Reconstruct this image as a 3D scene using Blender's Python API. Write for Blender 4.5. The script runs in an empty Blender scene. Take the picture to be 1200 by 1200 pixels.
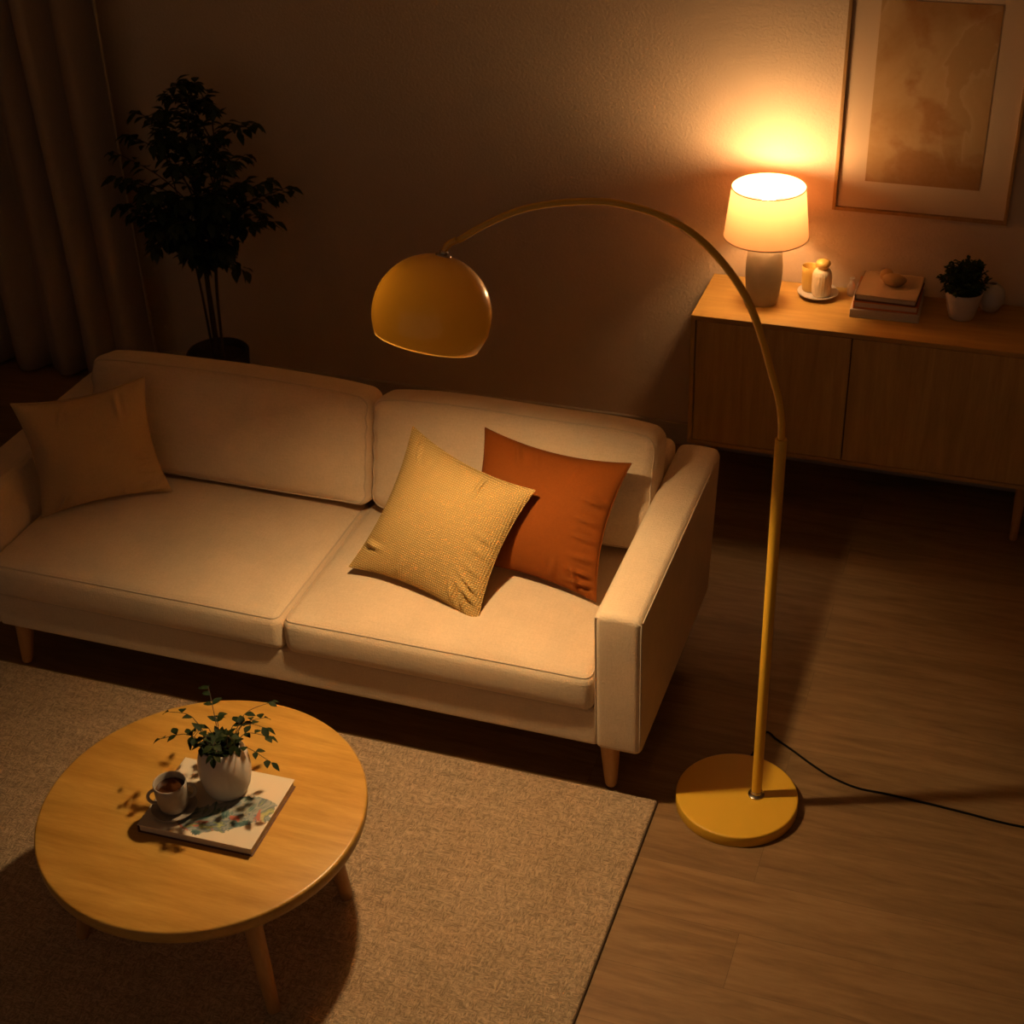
import bpy, bmesh, math, random
from mathutils import Vector, Matrix
from math import sin, cos, pi, radians as R
random.seed(7)
sc = bpy.context.scene
col = sc.collection

# ------------------------------------------------------------------ helpers
def tag(o, label=None, cat=None, group=None, kind=None):
    for k, v in (('label', label), ('category', cat), ('group', group), ('kind', kind)):
        if v: o[k] = v
    return o

def empty(name, loc, label, cat, group=None):
    o = bpy.data.objects.new(name, None); col.objects.link(o)
    o.location = loc; o.empty_display_size = .05
    return tag(o, label, cat, group)

def world_origin(o):
    v = Vector((0, 0, 0))
    while o is not None:
        v += o.location; o = o.parent
    return v

def build(name, bm, mat, parent=None, origin=None, smooth=True, auto=None, sub=0):
    """link the bmesh (world coordinates) as one object"""
    bmesh.ops.recalc_face_normals(bm, faces=bm.faces)
    if origin is None:
        origin = world_origin(parent) if parent else Vector((0, 0, 0))
    origin = Vector(origin)
    bmesh.ops.translate(bm, verts=bm.verts, vec=-origin)
    me = bpy.data.meshes.new(name); bm.to_mesh(me); bm.free()
    for p in me.polygons: p.use_smooth = smooth
    if smooth and auto:
        me.set_sharp_from_angle(angle=R(auto))
    mats = mat if isinstance(mat, (list, tuple)) else [mat]
    for m in mats: me.materials.append(m)
    o = bpy.data.objects.new(name, me); col.objects.link(o)
    if parent:
        o.parent = parent; o.location = origin - world_origin(parent)
    else:
        o.location = origin
    if sub:
        md = o.modifiers.new('smooth_surface', 'SUBSURF'); md.levels = sub; md.render_levels = sub
    return o

def merge(bm, d=1e-5):
    bmesh.ops.remove_doubles(bm, verts=bm.verts, dist=d)

def axis_pts(h, r, n):
    c = [h - r + r * math.tan(k / 4 * pi / 4) for k in range(5)] if r > 0 else [h]
    c = [min(x, h) for x in c]
    m = [-(h - r) + 2 * (h - r) * k / n for k in range(1, n)]
    return [-x for x in reversed(c)] + m + c

def rbox(bm, hx, hy, hz, r, n=(4, 4, 4), fn=None, mtx=None):
    """rounded box with dense faces; fn(p) deforms, mtx places"""
    H = (hx, hy, hz); A = [axis_pts(H[i], r, n[i]) for i in range(3)]
    start = len(bm.verts); new = {}
    def vert(p):
        key = tuple(round(c, 6) for c in p)
        if key in new: return new[key]
        v = Vector(p)
        if r > 0:
            inner = Vector([max(-(H[i] - r), min(H[i] - r, p[i])) for i in range(3)])
            d = v - inner
            if d.length > 1e-9: v = inner + d.normalized() * r
        if fn: v = fn(v)
        if mtx is not None: v = mtx @ v
        new[key] = bm.verts.new(v); return new[key]
    for ax in range(3):
        a, b = [(1, 2), (0, 2), (0, 1)][ax]
        for s in (-1, 1):
            for i in range(len(A[a]) - 1):
                for j in range(len(A[b]) - 1):
                    q = []
                    for (ii, jj) in ((i, j), (i + 1, j), (i + 1, j + 1), (i, j + 1)):
                        p = [0, 0, 0]; p[ax] = s * H[ax]; p[a] = A[a][ii]; p[b] = A[b][jj]
                        q.append(vert(p))
                    if len(set(q)) > 2:
                        try: bm.faces.new(list(dict.fromkeys(q)))
                        except ValueError: pass
    return bm

def lathe(bm, prof, n=48, mtx=None):
    rings = []
    for (r, z) in prof:
        if r < 1e-6:
            v = Vector((0, 0, z)); v = mtx @ v if mtx is not None else v
            rings.append([bm.verts.new(v)])
        else:
            ring = []
            for k in range(n):
                v = Vector((r * cos(2 * pi * k / n), r * sin(2 * pi * k / n), z))
                ring.append(bm.verts.new(mtx @ v if mtx is not None else v))
            rings.append(ring)
    for a, b in zip(rings, rings[1:]):
        for k in range(n):
            k2 = (k + 1) % n
            if len(a) == 1 and len(b) == 1: continue
            if len(a) == 1: bm.faces.new((a[0], b[k], b[k2]))
            elif len(b) == 1: bm.faces.new((a[k], a[k2], b[0]))
            else: bm.faces.new((a[k], a[k2], b[k2], b[k]))
    return bm

def smooth_path(pts, n=6):
    P = [Vector(p) for p in pts]; out = []
    for i in range(len(P) - 1):
        p0 = P[max(i - 1, 0)]; p1 = P[i]; p2 = P[i + 1]; p3 = P[min(i + 2, len(P) - 1)]
        for k in range(n):
            t = k / n
            out.append(.5 * ((2 * p1) + (p2 - p0) * t + (2 * p0 - 5 * p1 + 4 * p2 - p3) * t * t + (3 * p1 - p0 - 3 * p2 + p3) * t ** 3))
    out.append(P[-1]); return out

def tube(bm, pts, rad, n=10, closed=False, cap=True):
    P = [Vector(p) for p in pts]; N = len(P)
    rr = rad if isinstance(rad, (list, tuple)) else [rad] * N
    rings = []; u = None
    for i in range(N):
        if closed: t = P[(i + 1) % N] - P[i - 1]
        else: t = P[min(i + 1, N - 1)] - P[max(i - 1, 0)]
        t.normalize()
        if u is None:
            u = t.orthogonal().normalized()
        else:
            u = (u - t * u.dot(t))
            u = u.normalized() if u.length > 1e-6 else t.orthogonal().normalized()
        w = t.cross(u)
        rings.append([bm.verts.new(P[i] + rr[i] * (cos(2 * pi * k / n) * u + sin(2 * pi * k / n) * w)) for k in range(n)])
    M = N if closed else N - 1
    for i in range(M):
        a, b = rings[i], rings[(i + 1) % N]
        for k in range(n):
            k2 = (k + 1) % n
            bm.faces.new((a[k], a[k2], b[k2], b[k]))
    if cap and not closed:
        bm.faces.new(list(reversed(rings[0]))); bm.faces.new(rings[-1])
    return bm

def T(x, y, z, rz=0, rx=0, ry=0):
    return Matrix.Translation((x, y, z)) @ Matrix.Rotation(rz, 4, 'Z') @ Matrix.Rotation(ry, 4, 'Y') @ Matrix.Rotation(rx, 4, 'X')

# ------------------------------------------------------------------ materials
class NT:
    def __init__(s, name):
        s.m = bpy.data.materials.new(name); s.m.use_nodes = True
        s.t = s.m.node_tree; s.t.nodes.clear()
        s.out = s.n('ShaderNodeOutputMaterial'); s.b = s.n('ShaderNodeBsdfPrincipled')
        s.l(s.b.outputs[0], s.out.inputs[0])
    def n(s, t, **kw):
        x = s.t.nodes.new(t)
        for k, v in kw.items(): setattr(x, k, v)
        return x
    def l(s, a, b): s.t.links.new(a, b)
    def coords(s, scale=(1, 1, 1), rot=(0, 0, 0), loc=(0, 0, 0)):
        tc = s.n('ShaderNodeTexCoord'); mp = s.n('ShaderNodeMapping')
        mp.inputs['Scale'].default_value = scale; mp.inputs['Rotation'].default_value = rot; mp.inputs['Location'].default_value = loc
        s.l(tc.outputs['Object'], mp.inputs[0]); return mp.outputs[0]
    def noise(s, vec, scale, detail=4, rough=.55, dist=0):
        x = s.n('ShaderNodeTexNoise'); x.inputs['Scale'].default_value = scale; x.inputs['Detail'].default_value = detail
        x.inputs['Roughness'].default_value = rough; x.inputs['Distortion'].default_value = dist
        s.l(vec, x.inputs['Vector']); return x.outputs[0]
    def ramp(s, fac, stops):
        x = s.n('ShaderNodeValToRGB'); e = x.color_ramp.elements
        while len(e) < len(stops): e.new(.5)
        for k, (p, c) in enumerate(stops):
            e[k].position = p; e[k].color = (*c, 1)
        s.l(fac, x.inputs[0]); return x.outputs[0]
    def mix(s, fac, a, b, mode='MIX'):
        x = s.n('ShaderNodeMix', data_type='RGBA', blend_type=mode)
        for k, v in ((0, fac), (6, a), (7, b)):
            if hasattr(v, 'is_linked'): s.l(v, x.inputs[k])
            else: x.inputs[k].default_value = v if k == 0 else (*v, 1)
        return x.outputs[2]
    def math(s, op, a, b=0.0):
        x = s.n('ShaderNodeMath', operation=op)
        for k, v in enumerate((a, b)):
            if hasattr(v, 'is_linked'): s.l(v, x.inputs[k])
            else: x.inputs[k].default_value = v
        return x.outputs[0]
    def bump(s, h, strength=.3, dist=.002):
        x = s.n('ShaderNodeBump'); x.inputs['Strength'].default_value = strength; x.inputs['Distance'].default_value = dist
        s.l(h, x.inputs['Height']); s.l(x.outputs[0], s.b.inputs['Normal'])
    def set(s, color=None, rough=.5, spec=.5, **kw):
        if color is not None:
            if hasattr(color, 'is_linked'): s.l(color, s.b.inputs['Base Color'])
            else: s.b.inputs['Base Color'].default_value = (*color, 1)
        s.b.inputs['Roughness'].default_value = rough; s.b.inputs['Specular IOR Level'].default_value = spec
        for k, v in kw.items(): s.b.inputs[k].default_value = v
        return s.m

def mul(c, k): return tuple(min(1, x * k) for x in c)

def plain(name, c, rough=.5, var=.06, scale=12, spec=.5, bump=0, bscale=80, **kw):
    t = NT(name); v = t.coords()
    f = t.noise(v, scale, 3)
    c1 = t.mix(f, mul(c, 1 - var), mul(c, 1 + var))
    if bump: t.bump(t.noise(v, bscale, 3), bump, .001)
    return t.set(c1, rough, spec, **kw)

def fabric(name, c, weave=520, var=.12, bump=.35, fuzz=.25, patch=5, dist=.0012):
    t = NT(name); v = t.coords()
    big = t.noise(v, patch, 4, .6); fine = t.noise(v, 160, 4, .7)
    k = weave * .5
    th = [t.noise(t.coords(q), 1, 2, .6) for q in ((k * .1, k, k), (k, k * .1, k), (k, k, k * .1))]
    cl = t.math('MULTIPLY', t.math('ADD', th[0], t.math('ADD', th[1], th[2])), .6)
    h = t.math('ADD', cl, fine)
    ca = t.mix(big, mul(c, 1 - var), mul(c, 1 + var))
    cb = t.mix(t.math('ADD', t.math('MULTIPLY', fine, .5), t.math('MULTIPLY', cl, .55)), mul(c, .55), mul(c, 1.45))
    cc = t.mix(.5, ca, cb)
    t.bump(h, bump, dist)
    m = t.set(cc, .92, .15)
    t.b.inputs['Sheen Weight'].default_value = fuzz; t.b.inputs['Sheen Roughness'].default_value = .5
    t.b.inputs['Sheen Tint'].default_value = (*mul(c, 1.4), 1)
    return m

def wood(name, c1, c2, rough=.4, axis='X', stretch=12, scale=3.2, bump=.08, spec=.4, fine=55):
    t = NT(name)
    s = {'X': (1, stretch, stretch), 'Y': (stretch, 1, stretch), 'Z': (stretch, stretch, 1)}[axis]
    v = t.coords(s); vv = t.coords()
    a = t.noise(v, scale, 6, .6, .6); b = t.noise(v, fine * .35, 3, .7); big = t.noise(vv, 2.5, 3)
    f = t.math('ADD', t.math('MULTIPLY', a, .6), t.math('ADD', t.math('MULTIPLY', b, .22), t.math('MULTIPLY', big, .2)))
    cl = t.ramp(f, [(.36, c1), (.52, tuple((x + y) / 2 for x, y in zip(c1, c2))), (.66, c2)])
    t.bump(b, bump, .001)
    return t.set(cl, rough, spec)

M = {}
# plaster wall with stippled paint
t = NT('wall_plaster'); v = t.coords()
sp = t.n('ShaderNodeTexVoronoi', feature='SMOOTH_F1'); sp.inputs['Scale'].default_value = 120; sp.inputs['Smoothness'].default_value = .7
wv = t.n('ShaderNodeVectorMath', operation='ADD'); nz = t.n('ShaderNodeTexNoise'); nz.inputs['Scale'].default_value = 30; t.l(v, nz.inputs['Vector'])
sc_ = t.n('ShaderNodeVectorMath', operation='SCALE'); sc_.inputs['Scale'].default_value = .03; t.l(nz.outputs['Color'], sc_.inputs[0])
t.l(v, wv.inputs[0]); t.l(sc_.outputs[0], wv.inputs[1]); t.l(wv.outputs[0], sp.inputs['Vector'])
h = t.math('ADD', t.math('MULTIPLY', sp.outputs[0], .8), t.noise(v, 90, 5, .7))
t.bump(h, .42, .003)
cw = t.mix(t.noise(v, 3, 4), (.57, .43, .295), (.65, .50, .35))
M['wall'] = t.set(cw, .95, .1)
M['ceiling'] = plain('ceiling_paint', (.80, .72, .62), .95, spec=.05)
M['trim'] = plain('trim_paint', (.42, .33, .24), .7, spec=.2)

# floor boards
t = NT('oak_floorboards'); v = t.coords()
br = t.n('ShaderNodeTexBrick'); br.offset = .37; br.offset_frequency = 2
br.inputs['Scale'].default_value = 1; br.inputs['Brick Width'].default_value = 1.45; br.inputs['Row Height'].default_value = .185
br.inputs['Mortar Size'].default_value = .0007; br.inputs['Mortar Smooth'].default_value = .3
br.inputs['Color1'].default_value = (0, 0, 0, 1); br.inputs['Color2'].default_value = (1, 1, 1, 1); br.inputs['Mortar'].default_value = (.5, .5, .5, 1)
t.l(v, br.inputs['Vector'])
vs = t.coords((1, 9, 9))
vo = t.n('ShaderNodeVectorMath', operation='ADD'); t.l(vs, vo.inputs[0])
sx = t.n('ShaderNodeVectorMath', operation='SCALE'); sx.inputs['Scale'].default_value = 7; t.l(br.outputs['Color'], sx.inputs[0]); t.l(sx.outputs[0], vo.inputs[1])
g1 = t.noise(vo.outputs[0], 2.6, 7, .62, .9); g2 = t.noise(vo.outputs[0], 14, 4, .7)
f = t.math('ADD', t.math('MULTIPLY', g1, .72), t.math('MULTIPLY', g2, .28))
wd = t.ramp(f, [(.30, (.11, .062, .025)), (.5, (.23, .138, .058)), (.7, (.34, .215, .10))])
tone = t.mix(.35, wd, t.mix(br.outputs['Color'], mul((.235, .125, .052), .75), mul((.235, .125, .052), 1.25)))
fl = t.mix(t.math('MULTIPLY', br.outputs['Fac'], .6), tone, (.05, .028, .012))
hh = t.math('SUBTRACT', t.math('MULTIPLY', g2, .25), br.outputs['Fac'])
t.bump(hh, .25, .001)
M['floor'] = t.set(fl, .55, .3)

# rug: woven loops
t = NT('rug_weave'); v = t.coords()
vr = t.coords((1, 1.5, 1))
nzv = t.n('ShaderNodeTexVoronoi', feature='F1'); nzv.inputs['Scale'].default_value = 95; nzv.inputs['Randomness'].default_value = .75
t.l(vr, nzv.inputs['Vector'])
w1 = t.noise(t.coords((75, 300, 40)), 1, 2, .6); w2 = t.noise(t.coords((300, 75, 40)), 1, 2, .6)
sel = t.ramp(t.noise(t.coords((60, 60, 60)), 1, 1), [(.44, (0, 0, 0)), (.56, (1, 1, 1))])
wv_ = t.mix(sel, t.ramp(w1, [(.36, (.32, .32, .32)), (.62, (1, 1, 1))]), t.ramp(w2, [(.36, (.32, .32, .32)), (.62, (1, 1, 1))]))
rows = t.noise(t.coords((2.5, 45, 1)), 1, 4, .65); big = t.noise(v, 4, 5, .6)
c = t.mix(big, (.60, .42, .25), (.86, .63, .41))
c = t.mix(t.math('MULTIPLY', rows, .55), c, (.22, .14, .075))
c = t.mix(.75, c, wv_, 'MULTIPLY')
t.bump(t.math('ADD', t.math('MULTIPLY', nzv.outputs[0], -.5), wv_), .9, .004)
M['rug'] = t.set(c, 1, .05)
M['rug_edge'] = fabric('rug_binding', (.10, .065, .04), 700)

M['sofa'] = fabric('sofa_linen', (.60, .455, .30), 480, .30, .8, .25, 7, .0016)
M['welt'] = fabric('sofa_welt', (.50, .385, .265), 900, .05, .1)
M['yellow'] = None
t = NT('mustard_waffle_weave'); v = t.coords()
wa = t.n('ShaderNodeTexWave', bands_direction='X'); wb = t.n('ShaderNodeTexWave', bands_direction='Z')
for w in (wa, wb):
    w.inputs['Scale'].default_value = 50; w.inputs['Distortion'].default_value = 1.2; w.inputs['Detail Scale'].default_value = 2
    t.l(v, w.inputs[0])
kn = t.math('MULTIPLY', wa.outputs[1], wb.outputs[1])
c = t.mix(kn, (.42, .25, .075), (.72, .51, .21))
t.bump(kn, .8, .003)
M['yellow'] = t.set(c, .9, .1)
M['rust'] = fabric('rust_linen', (.175, .044, .005), 700, .08, .2, .15)
M['tan'] = fabric('tan_linen', (.34, .22, .11), 500, .15, .35, .15)

M['table'] = wood('honey_oak', (.36, .175, .028), (.57, .325, .07), .34, 'X', 9, 2.2)
M['leg'] = wood('oak_leg', (.38, .17, .045), (.55, .28, .09), .4, 'Z', 8, 4)
M['oak'] = wood('sideboard_oak', (.37, .20, .045), (.54, .32, .085), .42, 'X', 12, 2.5)
M['oakv'] = wood('sideboard_door_oak', (.38, .225, .06), (.56, .345, .105), .45, 'Z', 14, 2.6)
M['lacquer'] = plain('mustard_lacquer', (.74, .38, .025), .22, .03, spec=.5, **{'Coat Weight': .35, 'Coat Roughness': .12})
M['lacquer_base'] = plain('mustard_powder_coat', (.74, .41, .03), .45, .03, spec=.4)
M['inner'] = plain('shade_inner_enamel', (.72, .40, .12), .4, .02)
M['chrome'] = plain('steel', (.45, .40, .34), .25, .03, Metallic=1)
M['cord'] = plain('black_rubber', (.006, .005, .004), .8, spec=.1)
M['white'] = plain('white_ceramic', (.54, .48, .42), .45, .03, 20)
M['cup'] = plain('grey_stoneware', (.32, .27, .22), .45, .08, 60, bump=.05)
M['coffee'] = plain('coffee', (.05, .018, .006), .12)
M['stone'] = plain('lamp_stoneware', (.29, .25, .195), .65, .12, 40, bump=.15, bscale=150)
M['cream'] = plain('cream_ceramic', (.66, .54, .36), .5, .05, 30)
M['amber'] = plain('pale_yellow_glaze', (.70, .45, .11), .35, .05, 30)
M['paper'] = plain('book_pages', (.58, .48, .37), .9, .1, 200, spec=.1)
M['cover_beige'] = plain('beige_book_cover', (.50, .36, .22), .6, .05)
M['cover_brown'] = plain('dark_brown_book_cover', (.10, .035, .015), .6, .05)
M['cover_rust'] = plain('rust_book_cover', (.55, .16, .03), .6, .05)
M['cover_white'] = plain('white_book_cover', (.56, .47, .38), .6, .05)
M['pebble'] = plain('tan_carved_wood', (.42, .25, .09), .55, .2, 30, bump=.2, bscale=60)
M['pot_black'] = plain('black_planter', (.012, .010, .009), .6, .1)
M['soil'] = plain('soil', (.03, .018, .01), .95, .4, 80, bump=.6)
M['bark'] = plain('bark', (.045, .028, .016), .9, .3, 40, bump=.5)
M['leafdark'] = plain('ficus_leaf', (.018, .028, .009), .5, .4, 9, spec=.25)
M['leaf'] = plain('sprig_leaf', (.010, .018, .005), .65, .4, 30, spec=.12)
M['bushleaf'] = plain('bush_leaf', (.025, .05, .012), .6, .4, 30, spec=.2)
M['curtain'] = fabric('curtain_linen', (.33, .235, .15), 420, .08, .25, .1, 3)
M['frame'] = wood('frame_oak', (.26, .13, .035), (.38, .20, .06), .45, 'Z', 10, 4)
M['mat'] = plain('picture_mat', (.58, .42, .27), .9, .02, spec=.1)
M['back'] = plain('dark_backing', (.05, .04, .03), .9)

# abstract wash in the picture
t = NT('abstract_wash'); v = t.coords()
a = t.noise(v, 2.1, 6, .5, .5); b = t.noise(t.coords(loc=(3.1, 0, 1.7)), 3.0, 5, .5, .3); pf = t.noise(v, 60, 4)
c = t.ramp(a, [(.30, (.30, .15, .05)), (.44, (.38, .22, .085)), (.52, (.45, .29, .135)), (.53, (.48, .32, .165)), (.54, (.40, .24, .10)), (.72, (.38, .24, .11))])
c = t.mix(t.ramp(b, [(.52, (0, 0, 0)), (.58, (.75, .75, .75))]), c, (.28, .11, .025))
c = t.mix(t.math('MULTIPLY', pf, .25), c, (.55, .36, .2))
M['art'] = t.set(c, .9, .1)

# watercolour cover of the table book
t = NT('watercolour_cover'); v = t.coords()
a = t.noise(v, 11, 6, .6, 1.5); b = t.noise(t.coords(loc=(2, 5, 0)), 17, 5, .6, 1); g = t.noise(t.coords(loc=(7, 1, 0)), 9, 5, .6, 2)
sep = t.n('ShaderNodeSeparateXYZ'); t.l(t.coords(), sep.inputs[0])
band = t.math('SUBTRACT', 1.0, t.math('MULTIPLY', t.math('ABSOLUTE', t.math('ADD', sep.outputs[1], t.math('ADD', .062, t.math('MULTIPLY', sep.outputs[0], -.45)))), 13))
bandx = t.math('SUBTRACT', 1.0, t.math('MULTIPLY', t.math('ABSOLUTE', t.math('ADD', sep.outputs[0], -.035)), 7.5))
mask = t.math('MULTIPLY', t.math('MAXIMUM', band, 0), t.math('MAXIMUM', bandx, 0))
paintc = t.ramp(a, [(.32, (.04, .05, .07)), (.42, (.06, .13, .12)), (.5, (.30, .30, .26)), (.56, (.10, .13, .16)), (.62, (.30, .32, .12)), (.70, (.45, .35, .2))])
paintc = t.mix(t.ramp(b, [(.60, (0, 0, 0)), (.64, (1, 1, 1))]), paintc, (.40, .12, .08))
paintm = t.math('GREATER_THAN', t.math('ADD', t.math('MULTIPLY', mask, .9), t.math('MULTIPLY', g, .7)), .53)
c = t.mix(paintm, (.60, .50, .37), paintc)
M['bookart'] = t.set(c, .5, .3)

# translucent lamp shade
t = NT('lamp_shade_linen'); v = t.coords()
wz = t.noise(t.coords((1, 1, 40)), 20, 2); 
cc = t.mix(wz, (.88, .66, .44), (.94, .72, .50))
tr = t.n('ShaderNodeBsdfTranslucent'); df = t.n('ShaderNodeBsdfDiffuse'); mx = t.n('ShaderNodeMixShader')
tr.inputs[0].default_value = (.95, .50, .27, 1); t.l(cc, df.inputs[0]); mx.inputs[0].default_value = .24
t.l(df.outputs[0], mx.inputs[1]); t.l(tr.outputs[0], mx.inputs[2]); t.l(mx.outputs[0], t.out.inputs[0]); t.t.nodes.remove(t.b)
M['shade'] = t.m

t = NT('dome_lacquer'); g = t.n('ShaderNodeNewGeometry'); v = t.coords()
t.set(t.mix(g.outputs['Backfacing'], (.66, .30, .02), (.74, .44, .13)), .25, .5, **{'Coat Weight': .35, 'Coat Roughness': .1})
tr = t.n('ShaderNodeBsdfTranslucent'); tr.inputs[0].default_value = (.80, .33, .02, 1); mx = t.n('ShaderNodeMixShader'); mx.inputs[0].default_value = .0011
t.l(t.b.outputs[0], mx.inputs[1]); t.l(tr.outputs[0], mx.inputs[2]); t.l(mx.outputs[0], t.out.inputs[0]); M['dome'] = t.m
t = NT('translucent_rim'); t.set((.70, .38, .06), .3, .5)
tr = t.n('ShaderNodeBsdfTranslucent'); tr.inputs[0].default_value = (.85, .48, .08, 1); mx = t.n('ShaderNodeMixShader'); mx.inputs[0].default_value = .008
t.l(t.b.outputs[0], mx.inputs[1]); t.l(tr.outputs[0], mx.inputs[2]); t.l(mx.outputs[0], t.out.inputs[0]); M['rim'] = t.m

def emitter(name, c, s):
    t = NT(name); e = t.n('ShaderNodeEmission'); e.inputs[0].default_value = (*c, 1); e.inputs[1].default_value = s
    t.l(e.outputs[0], t.out.inputs[0]); t.t.nodes.remove(t.b)
    return t.m
WARM = (1, .69, .35)
M['bulb_arc'] = emitter('arc_bulb_glow', WARM, 1500)
M['bulb_table'] = emitter('table_bulb_glow', (1, .60, .27), 140)

# ------------------------------------------------------------------ room
YW = 2.0; XL, XR, YF, ZC = -2.75, 3.7, -3.9, 3.25
def slab(name, lo, hi, mat):
    bm = bmesh.new(); bmesh.ops.create_cube(bm, size=1)
    for v in bm.verts:
        v.co = Vector([lo[i] if v.co[i] < 0 else hi[i] for i in range(3)])
    o = build(name, bm, mat, smooth=False, origin=(0, 0, 0)); tag(o, kind='structure'); return o
slab('floor', (XL, YF, -.08), (XR, YW, 0), M['floor'])
slab('wall_back', (XL - .1, YW, -.08), (XR + .1, YW + .1, ZC), M['wall'])
slab('wall_left', (XL - .1, YF, -.08), (XL, YW, ZC), M['wall'])
slab('wall_right', (XR, YF, -.08), (XR + .1, YW, ZC), M['wall'])
slab('ceiling', (XL - .1, YF, ZC), (XR + .1, YW + .1, ZC + .08), M['ceiling'])
bm = bmesh.new()
rbox(bm, (XR - XL) / 2, .007, .049, .004, mtx=T((XL + XR) / 2, YW - .007, .049))
tag(build('baseboard_back', bm, M['trim'], origin=(0, 0, 0)), kind='structure')

# ------------------------------------------------------------------ curtain
cur = empty('curtain', (-2.1, 1.86, 0), 'dark beige floor-length curtain hanging in soft folds beside the leafy corner tree', 'curtain')
bm = bmesh.new(); x0, x1 = -2.70, -1.50; nx, nz = 180, 24; rows = []
for j in range(nz + 1):
    z = .015 + (ZC - .10) * j / nz; row = []
    for i in range(nx + 1):
        u = i / nx; x = x0 + (x1 - x0) * u
        ph = u * 6.6 * 2 * pi + .5 * sin(u * 9) + .15 * sin(z * 1.3 + u * 5)
        amp = .052 + .012 * sin(u * 21)
        y = 1.865 + amp * sin(ph) + .012 * sin(2 * ph + z) * (1 - z / 4)
        row.append(bm.verts.new((x + .02 * cos(ph) + .010 * sin(z * 1.7 + u * 11) * min(1, z), min(y, 1.955), z)))
    rows.append(row)
for j in range(nz):
    for i in range(nx):
        bm.faces.new((rows[j][i], rows[j][i + 1], rows[j + 1][i + 1], rows[j + 1][i]))
o = build('drape', bm, M['curtain'], cur)
md = o.modifiers.new('cloth_thickness', 'SOLIDIFY'); md.thickness = .004
bm = bmesh.new(); tube(bm, [(-2.74, 1.865, ZC - .07), (-1.42, 1.865, ZC - .07)], .012, 12)
build('curtain_rod', bm, M['chrome'], cur)

# ------------------------------------------------------------------ rug
RX0, RX1, RY0, RY1 = -1.95, 1.127, -2.35, .028
rug = empty('area_rug', ((RX0 + RX1) / 2, (RY0 + RY1) / 2, 0), 'large beige woven area rug on the wood floor under the round coffee table', 'rug')
bm = bmesh.new()
rbox(bm, (RX1 - RX0) / 2, (RY1 - RY0) / 2, .006, .005, (60, 50, 1), mtx=T((RX0 + RX1) / 2, (RY0 + RY1) / 2, .006))
build('rug_pile', bm, M['rug'], rug)
bm = bmesh.new()
tube(bm, [(RX0, RY0, .005), (RX1, RY0, .005), (RX1, RY1, .005), (RX0, RY1, .005)], .0045, 8, closed=True)
build('rug_binding', bm, M['rug_edge'], rug)

# ------------------------------------------------------------------ sofa
ZB, AZ = .181, .6486
sofa = empty('sofa', (0, .45, 0), 'two-seat beige linen sofa with wide square arms and tapered oak legs', 'sofa')
def sofa_part(name, c, h, r, n=(6, 6, 6), fn=None, rx=0, mat='sofa'):
    bm = bmesh.new(); rbox(bm, *h, r, n, fn, T(*c, rx=rx)); return build(name, bm, M[mat], sofa)
# plinth rail and back
sofa_part('base_frame', (-.031, .455, .245), (.987, .443, .064), .012)
def backfn(p):
    return Vector((p.x, p.y - .07 * (1 - (p.z + .25) / .5) , p.z))
sofa_part('backrest_frame', (-.005, .855, .43), (.955, .062, .249), .03, (20, 3, 6), backfn)
# arms: rear edge leans forwards towards the foot
def armfn(k):
    def f(p):
        tz = (p.z + .234) / .468
        q = Vector(p)
        if q.y > 0: q.y -= (1 - tz) * .11 * (q.y / .466)
        q.z += .008 * (1 - (p.x / .068) ** 2) * (p.z > .2)
        return q
    return f
def piping(bm, loop, r=.0028): tube(bm, loop, r, 8, closed=True)
for s in (1, -1):
    top = AZ if s > 0 else .625
    hz = (top - ZB) / 2; cx = 1.0175 if s > 0 else -1.082
    bm = bmesh.new(); rbox(bm, .0675, .466, hz, .022, (4, 16, 8), armfn(s), T(cx, .466, ZB + hz))
    arm = build('armrest', bm, M['sofa'], sofa)
    bm = bmesh.new()
    e = .0045; xo, xi = cx + s * (.0675 - e), cx - s * (.0675 - e)
    lp = [(xi, .006, ZB + .02), (xi, .006, top - .012), (cx, .006, top - .004), (xo, .006, top - .012), (xo, .006, ZB + .02)]
    tube(bm, smooth_path(lp[:2], 8)[:-1] + smooth_path(lp[1:4], 4)[:-1] + smooth_path(lp[3:], 8), .0026, 8)
    tube(bm, [(cx + s * .0655, .012 + (.85 - .012) * k / 10, top - .0085) for k in range(11)], .0016, 8)
    build('piping', bm, M['welt'], arm)

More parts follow.
